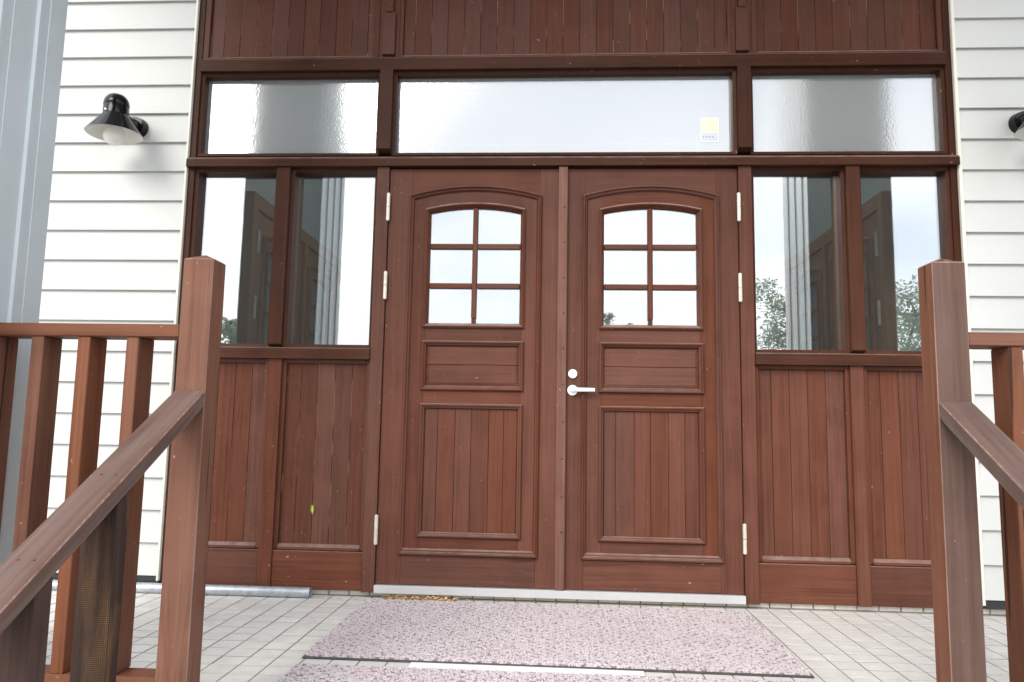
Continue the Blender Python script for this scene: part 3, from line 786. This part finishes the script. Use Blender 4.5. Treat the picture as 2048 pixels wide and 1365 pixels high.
m1 = doormat(-.867, .901, -1.012, -.080, 'large pale pink flecked doormat lying directly before the double door')
m1.rotation_euler.z = R(-.6)
doormat(-.861, .905, -1.70, -1.086, 'pink flecked doormat nearest the viewer, cut off by the bottom edge')
tag(box('mortar_patch', -.481, .326, -1.16, -.93, FZ+.0022, FZ+.0052, 'mortar'), 'bright white patch of mortar on the tiles between the two mats', 'patch')

# ================================================================== small things
# steel pipe along the wall
def pipe():
    n = 28; x0, x1, yc, zc = -3.0, -1.150, -.048, FZ+.0265; yl = -.046
    vs = []; fs = []
    for x, r_ in ((x0, .0245), (x1, .0245), (x1, .0215), (x1-.5, .0215)):
        y = yc if x > -2 else yl
        for i in range(n): a = 2*math.pi*i/n; vs.append((x, y+r_*math.cos(a), zc+r_*math.sin(a)))
    for j in range(3):
        for i in range(n): fs.append((j*n+i, j*n+(i+1) % n, (j+1)*n+(i+1) % n, (j+1)*n+i))
    fs.append(tuple(range(3*n, 4*n)))
    return raw('pipe', vs, fs, 'galv', sm=40)
tag(pipe(), 'galvanized steel pipe lying on the tiles along the wall at left', 'pipe')
# dry leaves behind the mat
def litter():
    rnd = random.Random(5); vs = []; fs = []
    for i in range(420):
        x = rnd.uniform(-.80, -.44) if i < 300 else rnd.uniform(-1.12, .45)
        if i >= 400: x = rnd.uniform(.55, .80)
        y = -.045+rnd.gauss(0, .012) if i < 300 else rnd.uniform(-.07, .015)
        y = min(y, .012); y = max(y, -.074)
        z = .006+abs(rnd.gauss(0, .007)) if i < 300 else .004
        if i >= 300 and rnd.random() < .45: continue
        L_ = rnd.uniform(.006, .015); W_ = L_*rnd.uniform(.3, .6); an = rnd.uniform(0, 6.3)
        ti = rnd.uniform(-.7, .7); c, s = math.cos(an), math.sin(an); k = len(vs)
        for u, q, hh in ((-1, 0, 0), (-.2, 1, .3), (1, 0, .1), (-.2, -1, .3), (0, 0, -.15)):
            a, b_ = u*L_, q*W_; vs.append((x+a*c-b_*s, min(.018, y+a*s+b_*c), FZ+max(.0035, z+hh*W_+ti*a)))
        fs += [(k, k+4, k+1), (k+1, k+4, k+2), (k+2, k+4, k+3), (k+3, k+4, k)]
    o = raw('dry_leaves', vs, fs, 'leaf_dry'); return o
lt = tag(litter(), 'small drift of dry tan leaves between the doorstep and the mat', 'leaves'); lt['kind'] = 'stuff'
# green katydid on the lower left panel
kx, ky, kz = -1.1795, .0145, .433
ka = thing('katydid', (kx, ky, kz), 'tiny bright green insect clinging to the lower left panel', 'insect')
def blob(name, pts, mat, parent, n=10, flat=.7):
    vs = []; fs = []
    for z, r_, dx in pts:
        for i in range(n): a = 2*math.pi*i/n; vs.append((kx+dx+r_*math.cos(a), ky-.001+r_*flat*math.sin(a), kz+z))
    for j in range(len(pts)-1):
        for i in range(n): fs.append((j*n+i, j*n+(i+1) % n, (j+1)*n+(i+1) % n, (j+1)*n+i))
    fs += [tuple(range(n)), tuple(range(len(vs)-1, len(vs)-n-1, -1))]
    return raw(name, vs, fs, mat, parent, sm=60)
blob('body', [(-.022, .0008, .001), (-.014, .0028, .001), (-.004, .0048, .0005), (.004, .0050, 0), (.010, .0040, 0), (.013, .0035, 0), (.017, .0036, 0), (.020, .0014, 0)], 'wax', ka)
for s in (-1, 1):
    for z0, z1, x1, z2, x2 in ((.012, .016, .007, .020, .012), (.007, .006, .009, .003, .013), (.002, -.002, .008, -.014, .006)):
        g = tube('leg', (kx+s*.003, ky-.002, kz+z0), (kx+s*x1, ky-.005, kz+z1), .0011, 'wax', ka, 6, .0008)
        tube('shin', (kx+s*x1, ky-.005, kz+z1), (kx+s*x2, ky+.004, kz+z2), .0008, 'wax', g, 6, .0004)
    tube('antenna', (kx+s*.001, ky-.003, kz+.019), (kx+s*.006, ky-.004, kz+.032), .0004, 'wax', ka, 5, .0002)
# sticker inside the middle transom
sx0, sx1, sz0, sz1 = .7435, .8365, 2.328, 2.4575
sy = .0568
stk = tag(box('sticker', sx0, sx1, sy, sy+.0006, sz0, sz1, 'st_white', None, 0), 'small yellow and blue sticker at the right end of the middle transom', 'sticker')
wS, hS = sx1-sx0, sz1-sz0
def sp(n_, a, b_, c, d_, mat, k): box(n_, sx0+a*wS, sx0+b_*wS, sy-.0006*k, sy-.0006*k+.0004, sz0+c*hS, sz0+d_*hS, mat, stk, 0)
sp('yellow_field', .06, .94, .44, .95, 'st_yellow', 1); sp('blue_field', .06, .94, .055, .385, 'st_blue', 1)
sp('pink_band', .06, .94, .175, .285, 'st_pink', 2)
for i, a in enumerate((.12, .30, .47, .64)):
    sp('mark', a, a+.085, .195, .262, 'st_rose', 3)
for a, b_ in ((.10, .17), (.20, .33), (.36, .44), (.47, .55), (.59, .70), (.73, .86)): sp('mark', a, b_, .655, .715, 'st_grey', 2)
sp('mark', .18, .68, .575, .60, 'st_grey', 2)

# ================================================================== vestibule seen through the glass
def st(name, *a, **k): return struct(box(name, *a, **k))
st('interior_wall', -1.98, -1.888, .131, 3.6, .05, 3.7, 'iwall', bev=0); st('interior_wall', 1.952, 2.05, .131, 3.6, .05, 3.7, 'iwall', bev=0)
st('interior_wall', -1.98, 2.05, 3.601, 3.7, .05, 3.7, 'iwall', bev=0)
st('interior_floor', -1.8875, 1.9515, .131, 3.6, .02, .088, 'ifloor', bev=0); st('interior_ceiling', -1.98, 2.05, 2.05, 3.6, 3.701, 3.75, 'iwall', bev=0); st('interior_ceiling', -1.98, 2.05, .131, .35, 3.701, 3.75, 'iwall', bev=0)  # gap between the ceiling pieces added to let daylight brighten the vestibule
def inner_door(src, loc, rz, label):
    c = copy_tree(src); c.name = 'interior_door'; c.location = loc; c.rotation_euler = (0, 0, rz)
    for q in kids(c):
        for q2 in [q]+kids(q):
            if q2.type != 'MESH': continue
            mn_ = q2.data.materials[0].name
            new = {'stained_wood_x': 'ix', 'stained_wood_y': 'iy', 'stained_wood_z': 'iz', 'worn_wood_x': 'ix', 'astragal_wood': 'iz', 'door_glazing': 'obscure'}.get(mn_)
            if new: q2.material_slots[0].link = 'OBJECT'; q2.material_slots[0].material = M[new]
    c['label'] = label; c['category'] = 'door'; c['group'] = 'doors inside the vestibule'
    return c
XWL, XWR = -1.838, 1.902
inner_door(dl, (XWL, .72, .09), R(90), 'interior brown glazed door seen through the left windows, hinged nearer the viewer')
inner_door(dr, (XWL, .72+1.760, .09), R(90), 'farther interior brown glazed door seen dimly through the left windows')
inner_door(dr, (XWR, .72, .09), R(-90), 'interior brown glazed door seen through the far right window, hinged nearer the viewer')
inner_door(dl, (XWR, .72+1.760, .09), R(-90), 'farther interior brown glazed door seen dimly through the right windows')
for xw, s, lb in ((XWL, 1, 'brown frame of the interior doors seen through the left windows'), (XWR, -1, 'brown frame of the interior doors seen through the right windows')):
    f = thing('interior_door_frame', (xw, 1.6, .09), lb, 'door frame', 'frames of the vestibule doors')
    a, b_ = sorted((xw-s*.0485, xw+s*.012))
    box('jamb', a, b_, .645, .716, .089, 2.262, 'iz', f); box('jamb', a, b_, 2.487, 2.56, .089, 2.262, 'iz', f)
    box('head', a, b_, .7165, 2.4865, 2.172, 2.262, 'iy', f)

# ================================================================== trees behind the viewer, mirrored in the panes
def tree(x, y, h, cr_, label, mat, seed, leaf_s=.16, n=5200, low_=.25):
    rnd = random.Random(seed)
    T = thing('tree', (x, y, GZ), label, 'tree', 'trees mirrored in the glass')
    # trunk with limbs
    vs = []; fs = []
    def limb(p, q, ra, rb):
        d = (q-p).normalized(); a = d.orthogonal().normalized(); b_ = d.cross(a); k = len(vs)
        for pp, rr in ((p, ra), (q, rb)):
            for i in range(7): an = 2*math.pi*i/7; vs.append(pp+a*rr*math.cos(an)+b_*rr*math.sin(an))
        for i in range(7): fs.append((k+i, k+(i+1) % 7, k+7+(i+1) % 7, k+7+i))
    base = Vector((x, y, GZ)); p = base; tr = h*.022+.05
    tips = []
    for k in range(4):
        q = base+Vector((rnd.uniform(-.03, .03)*h, rnd.uniform(-.03, .03)*h, h*.8*(k+1)/4)); limb(p, q, tr*(1-k*.22), tr*(1-(k+1)*.22)); p = q
        if k >= 1 or low_ < .2:
            for _ in range(5):
                an = rnd.uniform(0, 6.28); ln = cr_*rnd.uniform(.55, .95)*(1 if k < 3 else .7)
                e = q+Vector((math.cos(an)*ln, math.sin(an)*ln, ln*rnd.uniform(.1, .6))); limb(q, e, tr*.35, tr*.08); tips.append(e)
    tips.append(base+Vector((0, 0, h*.93)))
    raw('trunk', vs, fs, 'bark', T)
    vs = []; fs = []
    cl = []
    for e in tips: cl += [(e, cr_*rnd.uniform(.28, .45))]+[(e+Vector((rnd.gauss(0, 1), rnd.gauss(0, 1), rnd.gauss(0, .7)))*cr_*.28, cr_*rnd.uniform(.14, .28)) for _ in range(3)]
    for _ in range(n):
        c, r_ = rnd.choice(cl)
        d = Vector((rnd.gauss(0, 1), rnd.gauss(0, 1), rnd.gauss(0, 1))).normalized()*r_*rnd.random()**.45
        pos = c+d
        if pos.z > GZ+h: pos.z = GZ+h-rnd.random()*.4
        a = Vector((rnd.gauss(0, 1), rnd.gauss(0, 1), rnd.gauss(0, .6))).normalized(); b_ = a.orthogonal().normalized()
        s = leaf_s*rnd.uniform(.5, 1.2); k = len(vs)
        vs.extend((pos-a*s, pos-b_*s*.5, pos+a*s, pos+b_*s*.5)); fs.append((k, k+1, k+2, k+3))
    raw('crown', vs, fs, mat, T)
tree(2.75, -36, 8.0, .95, 'small grey green tree mirrored in the lower left pane of the right door leaf', 'leaf_a', 3, .07, 7000)
tree(9.5, -25.5, 7.5, 2.1, 'rounded grey green tree mirrored at the bottom of the right side window by the door', 'leaf_a', 11, .075, 13000, .1)
tree(13.6, -26, 7.7, 2.4, 'tall green tree mirrored in the far right window beside the newel post', 'leaf_b', 8, .075, 13000, .1)
tree(-13.4, -27, 5.9, 1.6, 'small tree mirrored low in the far left window behind the newel post', 'leaf_b', 21, .15, 4000)
